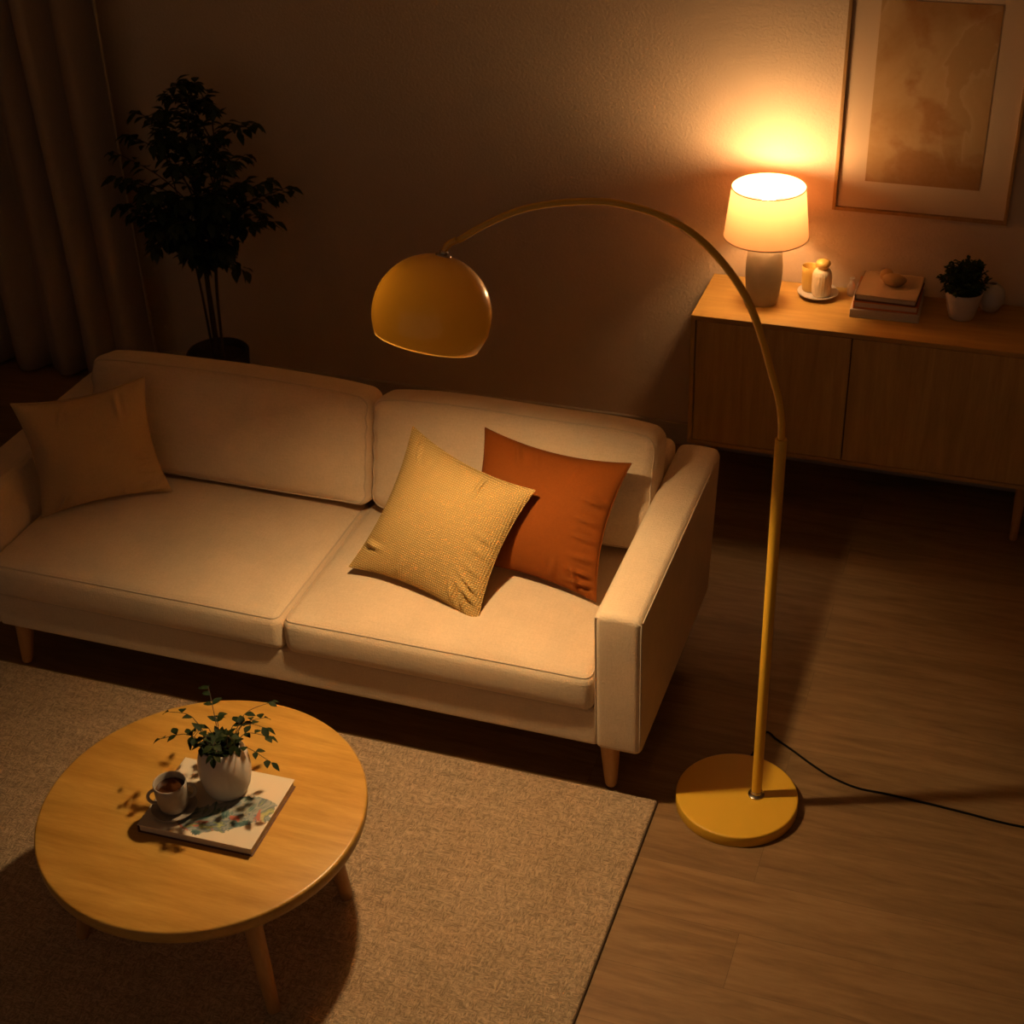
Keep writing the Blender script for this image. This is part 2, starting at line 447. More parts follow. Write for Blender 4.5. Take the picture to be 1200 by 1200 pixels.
# seat cushions
def seatfn(hx, hy, hz):
    def f(p):
        u, v = p.x / hx, p.y / hy
        q = Vector(p)
        crown = max(0, (1 - u ** 4)) * max(0, (1 - v ** 4))
        if p.z > 0: q.z += .030 * crown * (p.z / hz) + .004 * sin(7 * u + 2 * v) * crown
        edge = (1 - (p.z / hz) ** 2)
        q.y += (-.008 if p.y < 0 else .006) * edge * (1 - u ** 6) * abs(v) ** 3
        q.x += .004 * edge * (1 if p.x > 0 else -1) * abs(u) ** 8
        return q
    return f
for s, (xa, xb) in ((-1, (-1.008, .0005)), (1, (.0065, .945))):
    hx, hy, hz = (xb - xa) / 2, .335, .063
    cx, cy, cz = (xa + xb) / 2, .335, .366
    bm = bmesh.new(); rbox(bm, hx, hy, hz, .030, (26, 18, 4), seatfn(hx, hy, hz), T(cx, cy, cz))
    cu = build('seat_cushion', bm, M['sofa'], sofa)
    bm = bmesh.new(); f = seatfn(hx, hy, hz); e = .0088
    for zz in (hz - e, -hz + e):
        loop = []
        X, Y = hx - .0088, hy - .0088; rc = .022; N = 40
        corners = []
        for k in range(N + 1): corners.append((-X + rc + (2 * X - 2 * rc) * k / N, -Y))
        for k in range(1, 5): a = -pi / 2 + k * pi / 8; corners.append((X - rc + rc * cos(a), -Y + rc + rc * sin(a)))
        for k in range(1, 10): corners.append((X, -Y + rc + (2 * Y - 2 * rc) * k / 10))
        for k in range(0, 5): a = k * pi / 8; corners.append((X - rc + rc * cos(a), Y - rc + rc * sin(a)))
        for k in range(1, N): corners.append((X - rc - (2 * X - 2 * rc) * k / N, Y))
        for k in range(0, 5): a = pi / 2 + k * pi / 8; corners.append((-X + rc + rc * cos(a), Y - rc + rc * sin(a)))
        for k in range(1, 10): corners.append((-X, Y - rc - (2 * Y - 2 * rc) * k / 10))
        for k in range(0, 4): a = pi + k * pi / 8; corners.append((-X + rc + rc * cos(a), -Y + rc + rc * sin(a)))
        tube(bm, [Vector((cx, cy, cz)) + f(Vector((x, y, zz))) for x, y in corners], .0028, 8, closed=True)
    build('piping', bm, M['welt'], cu)

# back cushions, leaning
def backcfn(hx, hy, hz, seed):
    def f(p):
        u, w = p.x / hx, p.z / hz
        q = Vector(p)
        crown = max(0, 1 - abs(u) ** 3.5) * max(0, 1 - abs(w) ** 3)
        if p.y < 0: q.y -= .042 * crown * (-p.y / hy)
        q.z += .010 * (1 - u ** 4) * max(0, w)
        q.z -= .012 * abs(u) ** 6 * max(0, w)
        # soft creases near the ends and along the top
        rip = sin(w * 16 + seed) * max(0, abs(u) - .84) * .05 + sin(u * 34 + seed) * max(0, w - .55) * .006
        q.y += rip * (p.y < 0)
        q.y += .006 * sin(5 * u + seed) * max(0, w)
        return q
    return f
for k, (xa, xb) in enumerate(((-.965, .040), (.046, .955))):
    hx, hy, hz = (xb - xa) / 2, .072, .188
    cx = (xa + xb) / 2
    f = backcfn(hx, hy, hz, 1.3 + 2.1 * k); mt = T(cx, .672, .633, rx=R(-15))
    bm = bmesh.new(); rbox(bm, hx, hy, hz, .040, (30, 4, 14), f, mt)
    cu = build('back_cushion', bm, M['sofa'], sofa)
    bm = bmesh.new(); e = .008
    X, Z = hx - .012, hz - .012; rc = .03
    loop = []
    for (sx, sz, a0) in ((1, -1, -pi / 2), (1, 1, 0), (-1, 1, pi / 2), (-1, -1, pi)):
        for j in range(7):
            a = a0 + j * pi / 12; loop.append((sx * (X - rc) + rc * cos(a), sz * (Z - rc) + rc * sin(a)))
    dense = []
    for a, b in zip(loop, loop[1:] + loop[:1]):
        d = math.hypot(b[0] - a[0], b[1] - a[1]); m = max(1, int(d / .03))
        for j in range(m): dense.append((a[0] + (b[0] - a[0]) * j / m, a[1] + (b[1] - a[1]) * j / m))
    tube(bm, [mt @ f(Vector((x, -hy + .0105, z))) for x, z in dense], .0026, 8, closed=True)
    build('piping', bm, M['welt'], cu)
# legs
for sx in (1, -1):
    for (yy, dy) in ((.075, -.022), (.80, .02)):
        bm = bmesh.new(); zf = .0125 if yy < .1 else 0.0
        xt, xf = sx * .975, sx * .985
        if yy > .5: xt, xf = sx * .93, sx * .95
        tube(bm, [(xf, yy + dy, zf), (xf, yy + dy, zf + .004), (xt, yy, ZB + .01)], [.0150, .0175, .033], 24)
        build('leg', bm, M['leg'], sofa, auto=50)

# ------------------------------------------------------------------ cushions on the sofa
def pillow(name, corners, thick, mat, label, seed, folds, pinch=.125, wr=.0125):
    TL, TR, BR, BL = [Vector(c) for c in corners]
    ctr = (TL + TR + BR + BL) / 4
    ex = ((TR - TL) + (BR - BL)).normalized(); ez = ((TL - BL) + (TR - BR)).normalized()
    nrm = ex.cross(ez).normalized()
    if nrm.y > 0: nrm = -nrm
    rnd = random.Random(seed)
    wl = [(c, sd, rnd.uniform(.045, .075), sk + rnd.uniform(-.15, .15), rnd.uniform(.35, 1.1)) for (c, sd, sk) in folds]
    bm = bmesh.new(); n = 72; S = {}
    def tt(u): return math.copysign(1 - (1 - abs(u)) ** 1.35, u)
    for side in (1, -1):
        for i in range(n + 1):
            for j in range(n + 1):
                u0, v0 = tt(-1 + 2 * i / n), tt(-1 + 2 * j / n)
                if (abs(u0) > .9999 or abs(v0) > .9999) and side < 0:
                    S[side, i, j] = S[1, i, j]; continue
                u = u0 * (1 - pinch * (1 - v0 * v0) ** 1.0); v = v0 * (1 - pinch * (1 - u0 * u0) ** 1.0)
                a, b = (1 - u) / 2, (1 - v) / 2
                p = (TL * a + TR * (1 - a)) * (1 - b) + (BL * a + BR * (1 - a)) * b
                fall = max(0, (1 - u0 ** 2)) * max(0, (1 - v0 ** 2))
                hgt = thick * fall ** .56
                # puckers running in from the seams
                dz = 0
                for (c, sd, wdt, sk, am) in wl:
                    d = [1 - u0, 1 + u0, 1 - v0, 1 + v0][sd]; q = [v0, v0, u0, u0][sd]
                    x = (q - c - sk * d) / wdt
                    if abs(x) < 2 and d < .6:
                        dz += am * wr * (1.5 * math.exp(-x * x * 2) - .6 * math.exp(-(abs(x) - 1) ** 2 * 3)) * math.exp(-((d - .17) / .16) ** 2) * min(1, d / .12)
                dz += .004 * sin(4 * u0 + seed) * cos(3.1 * v0 + seed) * fall
                S[side, i, j] = bm.verts.new(p + nrm * side * max(0, hgt + (dz if fall > 0 else 0)))
    for side in (1, -1):
        for i in range(n):
            for j in range(n):
                q = [S[side, i, j], S[side, i + 1, j], S[side, i + 1, j + 1], S[side, i, j + 1]]
                if side < 0: q.reverse()
                bm.faces.new(q)
    # local frame so the weave follows the cushion
    rot = Matrix((ex, -nrm, ez)).transposed()
    rotm = rot.to_4x4()
    bmesh.ops.translate(bm, verts=bm.verts, vec=-ctr)
    bmesh.ops.rotate(bm, verts=bm.verts, matrix=rot.inverted(), cent=(0, 0, 0))
    bmesh.ops.recalc_face_normals(bm, faces=bm.faces)
    me = bpy.data.meshes.new(name); bm.to_mesh(me); bm.free()
    for p in me.polygons: p.use_smooth = True
    me.materials.append(mat)
    root = bpy.data.objects.new(name, me); col.objects.link(root)
    root.matrix_world = Matrix.Translation(ctr) @ rotm
    tag(root, label, 'cushion', 'scatter cushions on the sofa')
    # sewn edge
    loop = [(i, 0) for i in range(n)] + [(n, j) for j in range(n)] + [(i, n) for i in range(n, 0, -1)] + [(0, j) for j in range(n, 0, -1)]
    bm = bmesh.new(); inv = root.matrix_world.inverted()
    vv = []
    for i, j in loop:
        u0, v0 = tt(-1 + 2 * i / n), tt(-1 + 2 * j / n)
        u = u0 * (1 - pinch * (1 - v0 * v0)); v = v0 * (1 - pinch * (1 - u0 * u0))
        a, b = (1 - u) / 2, (1 - v) / 2
        vv.append(inv @ ((TL * a + TR * (1 - a)) * (1 - b) + (BL * a + BR * (1 - a)) * b))
    tube(bm, vv, .0022, 6, closed=True)
    bmesh.ops.recalc_face_normals(bm, faces=bm.faces)
    me = bpy.data.meshes.new('seam'); bm.to_mesh(me); bm.free()
    for p in me.polygons: p.use_smooth = True
    me.materials.append(mat)
    o = bpy.data.objects.new('seam', me); col.objects.link(o); o.parent = root
    return root
pillow('scatter_cushion', [(.275, .470, .815), (.690, .385, .772), (.548, .146, .468), (.100, .226, .468)], .076, M['yellow'],
       'mustard yellow waffle-weave cushion lying tilted in front of the rust cushion', 3, [(.05, 0, .3), (-.15, 0, .25), (-.42, 0, .2), (-.66, 0, .35), (-.80, 0, .5), (.80, 3, -.4), (.62, 3, -.3), (-.8, 2, .3), (.35, 2, .2), (-.6, 1, -.2), (-.3, 3, .1)])
pillow('scatter_cushion', [(.452, .570, .815), (.910, .535, .800), (.864, .303, .468), (.405, .343, .480)], .070, M['rust'],
       'plain rust orange cushion leaning behind the yellow one near the sofa arm', 11, [(.30, 0, .25), (.02, 0, .2), (-.22, 0, .1), (-.48, 0, .1), (-.70, 0, -.1), (-.82, 0, -.3), (-.5, 2, .3), (-.2, 2, .2), (.45, 2, -.2), (.75, 3, -.2), (.4, 3, 0)])
pillow('scatter_cushion', [(-.9613, .2271, .8777), (-.630, .460, .8919), (-.6111, .4778, .468), (-.945, .238, .462)], .074, M['tan'],
       'plain tan linen cushion standing alone in the dim sofa corner', 5, [(-.25, 0, .2), (-.5, 0, .1), (-.72, 0, -.1), (-.84, 0, -.3), (.5, 2, .2), (-.3, 2, -.2), (-.75, 3, .3), (.3, 3, .1)])

# ------------------------------------------------------------------ arc floor lamp
BX, BY = 1.342, .092; PX, PY = 1.394, .106
lamp = empty('arc_floor_lamp', (BX, BY, 0), 'mustard yellow arc floor lamp with dome shade reaching over the sofa', 'lamp')
bm = bmesh.new()
lathe(bm, [(0, 0), (.168, 0), (.1705, .001), (.1712, .003), (.1712, .032), (.1703, .0350), (.1680, .0366), (.165, .037), (0, .037)], 96, T(BX, BY, 0))
build('base', bm, M['lacquer_base'], lamp, auto=60)
bm = bmesh.new()
lathe(bm, [(.013, .036), (.023, .036), (.023, .040), (.020, .042), (.0165, .046), (.0165, .052), (.013, .053)], 32, T(PX, PY, 0))
build('collar', bm, M['chrome'], lamp, auto=40)
bm = bmesh.new()
tube(bm, [(PX, PY, .036), (PX, PY, .6), (PX, PY, 1.193), (PX, PY, 1.196)], [.0142, .0142, .0148, .0135], 24)
build('pole', bm, M['lacquer_base'], lamp, auto=40)
TH = R(200); hd = Vector((cos(TH), sin(TH), 0))
prof = [(0.0, 1.15), (0.0008, 1.2298), (.0113, 1.30), (.0315, 1.3693), (.0584, 1.4594), (.0904, 1.5474), (.1285, 1.6166), (.1731, 1.6765), (.2204, 1.7253), (.2705, 1.7615), (.3179, 1.7853), (.3649, 1.8011), (.4117, 1.8128), (.4583, 1.8166), (.505, 1.8165), (.5517, 1.8130), (.5893, 1.8071), (.6271, 1.7967), (.6652, 1.7813), (.7037, 1.7629), (.7426, 1.7402), (.7741, 1.7192)]
SC = Vector((.6251, -.1739, 1.5602)); AX = Vector((.1501, .2892, .9454)).normalized(); SR = .1375
arc = [Vector((PX, PY, z)) + hd * s for s, z in prof]
capp = SC + AX * (SR + .014)
arc = arc[:-1] + [capp + Vector((.030, .012, .022)), capp + Vector((.006, .003, .008)), SC + AX * (SR + .002)]
bm = bmesh.new(); sp_ = smooth_path(arc, 6)
tube(bm, sp_, [.0094 - .0018 * k / (len(sp_) - 1) for k in range(len(sp_))], 16)
build('arm', bm, M['lacquer'], lamp)
ROT = AX.to_track_quat('Z', 'Y').to_matrix().to_4x4()
MD = Matrix.Translation(SC) @ ROT
bm = bmesh.new()
a0 = .10; a1 = math.acos(-.45)
outer = [(SR * sin(a0 + (a1 - a0) * k / 40), SR * cos(a0 + (a1 - a0) * k / 40)) for k in range(41)]
lathe(bm, [(0, SR * cos(a0) + .0005)] + outer, 80, MD)
rr_, zz_ = outer[-1]
dome = build('dome_shade', bm, M['dome'], lamp)
bm = bmesh.new()
lathe(bm, [(SR * sin(a1 + .024 * k / 3), SR * cos(a1 + .024 * k / 3)) for k in range(4)], 96, MD)
build('rim_edge', bm, M['rim'], dome)
bm = bmesh.new()
lathe(bm, [(0, SR + .012), (.007, SR + .012), (.010, SR + .008), (.010, SR + .004), (.017, SR + .002), (.019, SR - .003), (0, SR - .004)], 32, MD)
build('shade_cap', bm, M['chrome'], lamp, auto=40)
BULB = SC + AX * .020 + (Vector((-.87, -.49, 0)) - AX * AX.dot(Vector((-.87, -.49, 0)))).normalized() * .070
bm = bmesh.new(); lathe(bm, [(0, SR - .004), (.02, SR - .006), (.02, SR - .050), (.012, SR - .055), (0, SR - .055)], 24, MD)
tube(bm, [SC + AX * .085, BULB + AX * .03], [.018, .016], 20)
build('bulb_socket', bm, M['inner'], lamp, auto=40)
bm = bmesh.new(); bmesh.ops.create_icosphere(bm, subdivisions=2, radius=.034, matrix=Matrix.Translation(BULB))
build('light_bulb', bm, M['bulb_arc'], lamp)
bm = bmesh.new()
cordp = [(BX - .01, BY + .155, .008), (1.345, .31, .0035), (1.352, .375, .0035), (1.3633, .4115, .0035), (1.378, .408, .0035), (1.398, .390, .0035), (1.456, .353, .0035), (1.515, .3125, .0035), (1.583, .274, .0035), (1.658, .252, .0035), (1.741, .2515, .0035), (1.849, .2475, .0035), (1.954, .2405, .0035), (2.115, .231, .0035), (2.5, .25, .0035), (3.0, .5, .0035), (3.69, .9, .0035)]
tube(bm, smooth_path(cordp, 6), .0032, 8)
build('power_cord', bm, M['cord'], lamp)

# ------------------------------------------------------------------ coffee table
CX, CY, ZT, TR_ = .147, -.722, .40, .412
tab = empty('coffee_table', (CX, CY, 0), 'round honey oak coffee table with splayed legs standing on the beige rug', 'table')
bm = bmesh.new()
lathe(bm, [(0, ZT - .046), (TR_ - .020, ZT - .046), (TR_ - .009, ZT - .043), (TR_ - .003, ZT - .036), (TR_, ZT - .026), (TR_, ZT - .006), (TR_ - .0015, ZT - .0025), (TR_ - .004, ZT - .0006), (TR_ - .008, ZT), (0, ZT)], 128, T(CX, CY, 0))
build('tabletop', bm, M['table'], tab, auto=50)
for a, fr in ((28, .325), (122, .335), (209, .365), (318, .362)):
    bm = bmesh.new(); d = Vector((cos(R(a)), sin(R(a)), 0)); c = Vector((CX, CY, 0))
    tube(bm, [c + d * fr + Vector((0, 0, .0122)), c + d * (fr - .001) + Vector((0, 0, .017)), c + d * .285 + Vector((0, 0, ZT - .0455))], [.0155, .0175, .026], 24)
    build('leg', bm, M['leg'], tab, auto=50)

# book on the table
bk = empty('picture_book', (.19, -.72, ZT), 'thick white book with watercolour cover lying on the round coffee table', 'book')
rzb = R(1.5)
def book(root, c, hx, hy, z0, th, rz, cover, art=None, spine='-x', pg=M['paper'], ov=.004, ct=.002):
    bm = bmesh.new(); rbox(bm, hx, hy, ct / 2, ct * .4, (1, 1, 1), mtx=T(c[0], c[1], z0 + ct / 2, rz)); 
    rbox(bm, ct / 2, hy, th / 2, ct * .4, (1, 1, 1), mtx=T(c[0], c[1], z0 + th / 2, rz) @ T(-hx + ct / 2, 0, 0))
    build('cover', bm, cover, root, origin=(c[0], c[1], z0))
    bm = bmesh.new(); rbox(bm, hx - ov, hy - ov, (th - 2 * ct) / 2, .0008, (1, 1, 1), mtx=T(c[0], c[1], z0 + th / 2, rz))
    build('page_block', bm, pg, root)
    bm = bmesh.new(); rbox(bm, hx, hy, ct / 2, ct * .4, (1, 1, 1), mtx=T(c[0], c[1], z0 + th - ct / 2, rz))
    build('front_cover', bm, art or cover, root, origin=(c[0], c[1], z0 + th))
book(bk, (.190, -.720), .155, .126, ZT, .025, rzb, M['cover_brown'], M['bookart'], pg=M['paper'])
ZK = ZT + .0252

# cup on saucer
cu = empty('coffee_cup', (.104, -.776, ZK), 'grey stoneware cup of coffee on a saucer, beside the white vase', 'cup')
mc = T(.104, -.776, ZK)
bm = bmesh.new()
lathe(bm, [(0, .0), (.032, .0), (.036, .002), (.052, .008), (.0565, .012), (.0565, .0145), (.050, .0125), (.034, .007), (0, .006)], 56, mc)
sau = build('saucer', bm, M['cup'], None, origin=(.104, -.776, ZK), auto=60)
tag(sau, 'grey stoneware saucer on the watercolour book under the coffee cup', 'saucer')
cu.location.z = ZK + .0065
bm = bmesh.new(); mc2 = T(.104, -.776, ZK + .0065)
lathe(bm, [(0, 0), (.025, 0), (.029, .002), (.0345, .010), (.0385, .030), (.0405, .058), (.0412, .084), (.0392, .0855), (.0378, .084), (.0378, .058), (.0355, .030), (.030, .012), (.018, .006), (0, .005)], 56, mc2)
build('cup_body', bm, M['cup'], cu)
bm = bmesh.new(); lathe(bm, [(0, .0660), (.030, .0660), (.0367, .0663)], 40, mc2)
build('coffee', bm, M['coffee'], cu)
ha = R(33)
for sg in (1, -1):
    bm = bmesh.new(); hdv = Vector((cos(ha), sin(ha), 0)) * sg; pts = []
    for k in range(13):
        a = pi * (-.5 + k / 12); rr = .0385 + .019 * cos(a)
        pts.append(Vector((.104, -.776, ZK + .0065 + .048 + .021 * sin(a))) + hdv * rr)
    tube(bm, pts, .0044, 10); build('handle', bm, M['cup'], cu)

# vase with sprigs
VX, VY = .196, -.670
vs_ = empty('flower_vase', (VX, VY, ZK), 'rounded white vase holding dark leafy sprigs on the watercolour book', 'vase')
mv = T(VX, VY, ZK)
bm = bmesh.new()
pr = [(0, 0), (.042, 0), (.050, .004), (.058, .022), (.0645, .052), (.066, .078), (.0635, .102), (.058, .124), (.0515, .139), (.0495, .1445), (.047, .1455), (.0455, .143), (.052, .125), (.060, .09), (.060, .06), (.045, .015), (0, .010)]
lathe(bm, pr, 64, mv); build('vase_body', bm, M['white'], vs_)

def leaf(bm, base, d, up, L, W, bend=.25, fold=.15):
    d = d.normalized(); s = d.cross(up)
    if s.length < 1e-4: s = d.orthogonal()
    s.normalize(); n = s.cross(d)
    prof_ = [(0, .0), (.18, .55), (.42, 1), (.68, .78), (.88, .33), (1, 0)]
    mid = []; lf = []; rt = []
    for tq, w in prof_:
        c = base + d * (L * tq) - n * (bend * L * tq * tq)
        mid.append(bm.verts.new(c))
        if 0 < tq < 1:
            lf.append(bm.verts.new(c + s * W * w * .5 + n * fold * W * w)); rt.append(bm.verts.new(c - s * W * w * .5 + n * fold * W * w))
    bm.faces.new((mid[0], mid[1], lf[0])); bm.faces.new((mid[0], rt[0], mid[1]))
    for k in range(3):
        bm.faces.new((mid[k + 1], mid[k + 2], lf[k + 1], lf[k])); bm.faces.new((mid[k + 1], rt[k], rt[k + 1], mid[k + 2]))
    bm.faces.new((mid[4], mid[5], lf[3])); bm.faces.new((mid[4], rt[3], mid[5]))

rg = random.Random(21)
bs, bl = bmesh.new(), bmesh.new()
sprig = []
for k in range(12):
    a = 2 * pi * k / 12 + rg.uniform(-.2, .2); sprig.append((a, rg.uniform(.08, .145), rg.uniform(.012, .040)))
for k in range(4):
    a = R(25 + 140 * k / 3) + rg.uniform(-.15, .15); sprig.append((a, rg.uniform(.09, .16), rg.uniform(.05, .085)))
for (a, reach, hh_) in sprig:
    if sin(a) < -.2: hh_ += .05; reach *= .5
    p0 = Vector((VX, VY, ZK + .115)) + Vector((cos(a), sin(a), 0)) * .025
    p1 = p0 + Vector((cos(a) * reach * .4, sin(a) * reach * .4, hh_ * .8 + .028)); p2 = p0 + Vector((cos(a) * reach, sin(a) * reach, hh_))
    st = smooth_path([p0, p1, p2], 5); tube(bs, st, [.0014 - .0008 * i / (len(st) - 1) for i in range(len(st))], 6)
    for i in (5, 7, 9):
        for sg in (-1, 1):
            if rg.random() < .35: continue
            dv = (st[i] - st[i - 1]).normalized(); sd = dv.cross(Vector((0, 0, 1))).normalized() * sg
            leaf(bl, st[i], dv * .6 + sd * .8 + Vector((0, 0, rg.uniform(-.2, .4))), Vector((0, 0, 1)), rg.uniform(.022, .034), rg.uniform(.015, .021))
    leaf(bl, st[-1], (st[-1] - st[-3]) + Vector((0, 0, -.004)), Vector((0, 0, 1)), rg.uniform(.024, .034), .016)
for k in range(90):
    a = rg.uniform(0, 2 * pi); r_ = .036 * math.sqrt(rg.random()); 
    leaf(bl, Vector((VX + cos(a) * r_, VY + sin(a) * r_, ZK + rg.uniform(.132, .158 - r_ * .3))), Vector((cos(a) + rg.uniform(-.6, .6), sin(a) + rg.uniform(-.6, .6), rg.uniform(.3, 1.6))), Vector((0, 0, 1)), rg.uniform(.02, .03), rg.uniform(.014, .02))
build('stems', bs, M['bark'], vs_); build('foliage', bl, M['leaf'], vs_)
bm = bmesh.new(); lathe(bm, [(0, .124), (.030, .123), (.0505, .120)], 32, mv); build('soil', bm, M['soil'], vs_)

# ------------------------------------------------------------------ sideboard
SX0, SX1, SY0, SY1, SZ0, SZ1 = .8157, 3.05, 1.628, 1.985, .2305, .742
sb = empty('sideboard', ((SX0 + SX1) / 2, (SY0 + SY1) / 2, 0), 'long oak sideboard with flush doors against the textured wall', 'sideboard')
def box(bm, lo, hi, r=.0015):
    c = [(a + b) / 2 for a, b in zip(lo, hi)]; h_ = [(b - a) / 2 for a, b in zip(lo, hi)]
    rbox(bm, *h_, r, (1, 1, 1), mtx=T(*c))
bm = bmesh.new(); box(bm, (SX0, SY0, SZ1 - .018), (SX1, SY1, SZ1), .002); build('top_panel', bm, M['oak'], sb)
bm = bmesh.new(); box(bm, (SX0, SY0, SZ0), (SX1, SY1, SZ0 + .016), .002); build('bottom_panel', bm, M['oak'], sb)
for xx in (SX0, SX1 - .016):
    bm = bmesh.new(); box(bm, (xx, SY0, SZ0 + .0162), (xx + .016, SY1, SZ1 - .0182), .0015); build('side_panel', bm, M['oakv'], sb)
bm = bmesh.new(); box(bm, (SX0 + .0162, SY0 + .022, SZ0 + .0162), (SX1 - .0162, SY1, SZ1 - .0182)); build('carcass', bm, M['back'], sb)
dx = [SX0 + .018, 1.370, 2.020, 2.535, SX1 - .018]
for a, b in zip(dx, dx[1:]):
    bm = bmesh.new(); box(bm, (a + .0022, SY0 + .002, SZ0 + .018), (b - .0022, SY0 + .0215, SZ1 - .020), .0015)
    build('door', bm, M['oakv'], sb)
for lx_ in (.855, 1.985, 2.95):
    for ly_ in (1.672, 1.93):
        bm = bmesh.new(); tube(bm, [(lx_, ly_, 0), (lx_, ly_, .004), (lx_, ly_, SZ0)], [.012, .0135, .02], 20)
        build('leg', bm, M['leg'], sb, auto=50)

# table lamp
LX, LY = 1.030, 1.795
tl = empty('table_lamp', (LX, LY, SZ1), 'lit table lamp with cream drum shade and stoneware base on the sideboard', 'lamp')
ml = T(LX, LY, SZ1)
bm = bmesh.new()
lathe(bm, [(0, 0), (.047, 0), (.051, .003), (.0565, .03), (.0615, .07), (.0635, .11), (.063, .145), (.060, .180), (.054, .208), (.042, .226), (.024, .236), (.012, .238), (0, .238)], 64, ml)
build('lamp_base', bm, M['stone'], tl)
bm = bmesh.new(); lathe(bm, [(0, .236), (.012, .236), (.012, .262), (.016, .264), (.014, .382), (0, .382)], 24, ml); build('bulb_socket', bm, M['chrome'], tl, auto=40)
s0, s1, r0, r1 = .246, .424, .144, .1235
bm = bmesh.new()
lathe(bm, [(r0 + (r1 - r0) * k / 12, s0 + (s1 - s0) * k / 12) for k in range(13)], 96, ml)
shd = build('lamp_shade', bm, M['shade'], tl)
for (rr, zz) in ((r0, s0 + .002), (r1, s1 - .002)):
    bm = bmesh.new()
    tube(bm, [ml @ Vector((rr * cos(2 * pi * k / 72), rr * sin(2 * pi * k / 72), zz)) for k in range(72)], .0022, 8, closed=True)
    build('shade_trim', bm, M['cream'], shd)
bm = bmesh.new()
for k in range(3):
    a = R(20 + 120 * k); tube(bm, [ml @ Vector((.015 * cos(a), .015 * sin(a), .270)), ml @ Vector((r0 * .995 * cos(a), r0 * .995 * sin(a), .250))], .0015, 6)
build('shade_spider', bm, M['chrome'], tl)
bm = bmesh.new(); bmesh.ops.create_icosphere(bm, subdivisions=3, radius=.045, matrix=T(LX, LY, SZ1 + .419))
build('light_bulb', bm, M['bulb_table'], tl)

# dish with jar and cup
DX, DY = 1.206, 1.895
bm = bmesh.new(); md_ = T(DX, DY, SZ1)
lathe(bm, [(0, 0), (.040, 0), (.044, .002), (.062, .010), (.071, .016), (.071, .0185), (.060, .0145), (.042, .008), (0, .0075)], 56, md_)
tag(build('serving_dish', bm, M['white'], None, origin=(DX, DY, SZ1), auto=60), 'shallow white dish on the sideboard beside the lamp', 'dish')
JX, JY, JZ = 1.219, 1.883, SZ1 + .0078
jar = empty('ribbed_jar', (JX, JY, JZ), 'cream ribbed jar with a round knob lid standing on the white dish', 'jar')
bm = bmesh.new(); n = 96; rings = []
pj = [(.024, 0), (.030, .003), (.0325, .012), (.034, .045), (.0335, .078), (.030, .092), (.024, .098), (.020, .100)]
for (r_, z_) in pj:
    rings.append([bm.verts.new((JX + (r_ + .0007 * cos(22 * 2 * pi * k / n) * (.004 < z_ < .095)) * cos(2 * pi * k / n), JY + (r_ + .0007 * cos(22 * 2 * pi * k / n) * (.004 < z_ < .095)) * sin(2 * pi * k / n), JZ + z_)) for k in range(n)])
for a, b in zip(rings, rings[1:]):
    for k in range(n): bm.faces.new((a[k], a[(k + 1) % n], b[(k + 1) % n], b[k]))
bm.faces.new(rings[-1]); bm.faces.new(list(reversed(rings[0])))
build('jar_body', bm, M['cream'], jar, auto=60)
bm = bmesh.new()
lathe(bm, [(0, .1002), (.017, .1002), (.018, .104), (.017, .108), (.022, .112), (.0255, .119), (.024, .127), (.016, .133), (0, .135)], 40, T(JX, JY, JZ))
build('lid', bm, M['amber'], jar)
KX, KY = 1.171, 1.914
bm = bmesh.new()
lathe(bm, [(0, 0), (.020, 0), (.024, .004), (.0265, .03), (.028, .075), (.0285, .092), (.0275, .093), (.0265, .09), (.025, .05), (.022, .01), (0, .007)], 40, T(KX, KY, SZ1 + .0085))
tag(build('tall_beaker', bm, M['amber'], None, origin=(KX, KY, SZ1 + .0085)), 'pale yellow beaker on the white dish, half hidden behind the ribbed jar', 'cup')

# books
def stack_book(c, hx, hy, z0, th, rz, cov, lab, art=None):
    o = empty('stacked_book', (c[0], c[1], z0), lab, 'book', 'books stacked on the sideboard')
    book(o, c, hx, hy, z0, th, rz, cov, art, ct=.0055); return o
stack_book((1.450, 1.868), .116, .112, SZ1, .030, R(2), M['cover_white'], 'white book at the bottom of the sideboard book stack')
stack_book((1.452, 1.866), .108, .104, SZ1 + .0302, .029, R(1), M['cover_rust'], 'rust covered book in the middle of the sideboard book stack')
stack_book((1.455, 1.858), .103, .100, SZ1 + .0594, .025, R(-2), M['cover_brown'], 'beige topped book with dark brown spine, uppermost of the sideboard stack', M['cover_beige'])
ZS = SZ1 + .0846
bm = bmesh.new()
bmesh.ops.create_uvsphere(bm, u_segments=40, v_segments=20, radius=1)
for v in bm.verts:
    q = v.co.copy(); v.co = Vector((q.x * .041 * (1 + .06 * sin(3 * q.y)), q.y * .030, q.z * .020 * (1 - .12 * q.x) + .0195))
bmesh.ops.translate(bm, verts=bm.verts, vec=(1.466, 1.862, ZS))
orn = build('carved_ornament', bm, M['pebble'], None, origin=(1.455, 1.868, ZS))
tag(orn, 'small tan pebble-shaped wooden ornament on top of the sideboard books', 'ornament')
bm = bmesh.new(); bmesh.ops.create_uvsphere(bm, u_segments=32, v_segments=16, radius=1, matrix=T(1.437, 1.888, ZS + .0225) @ Matrix.Diagonal((.024, .020, .023, 1)))
build('rear_lobe', bm, M['pebble'], orn)
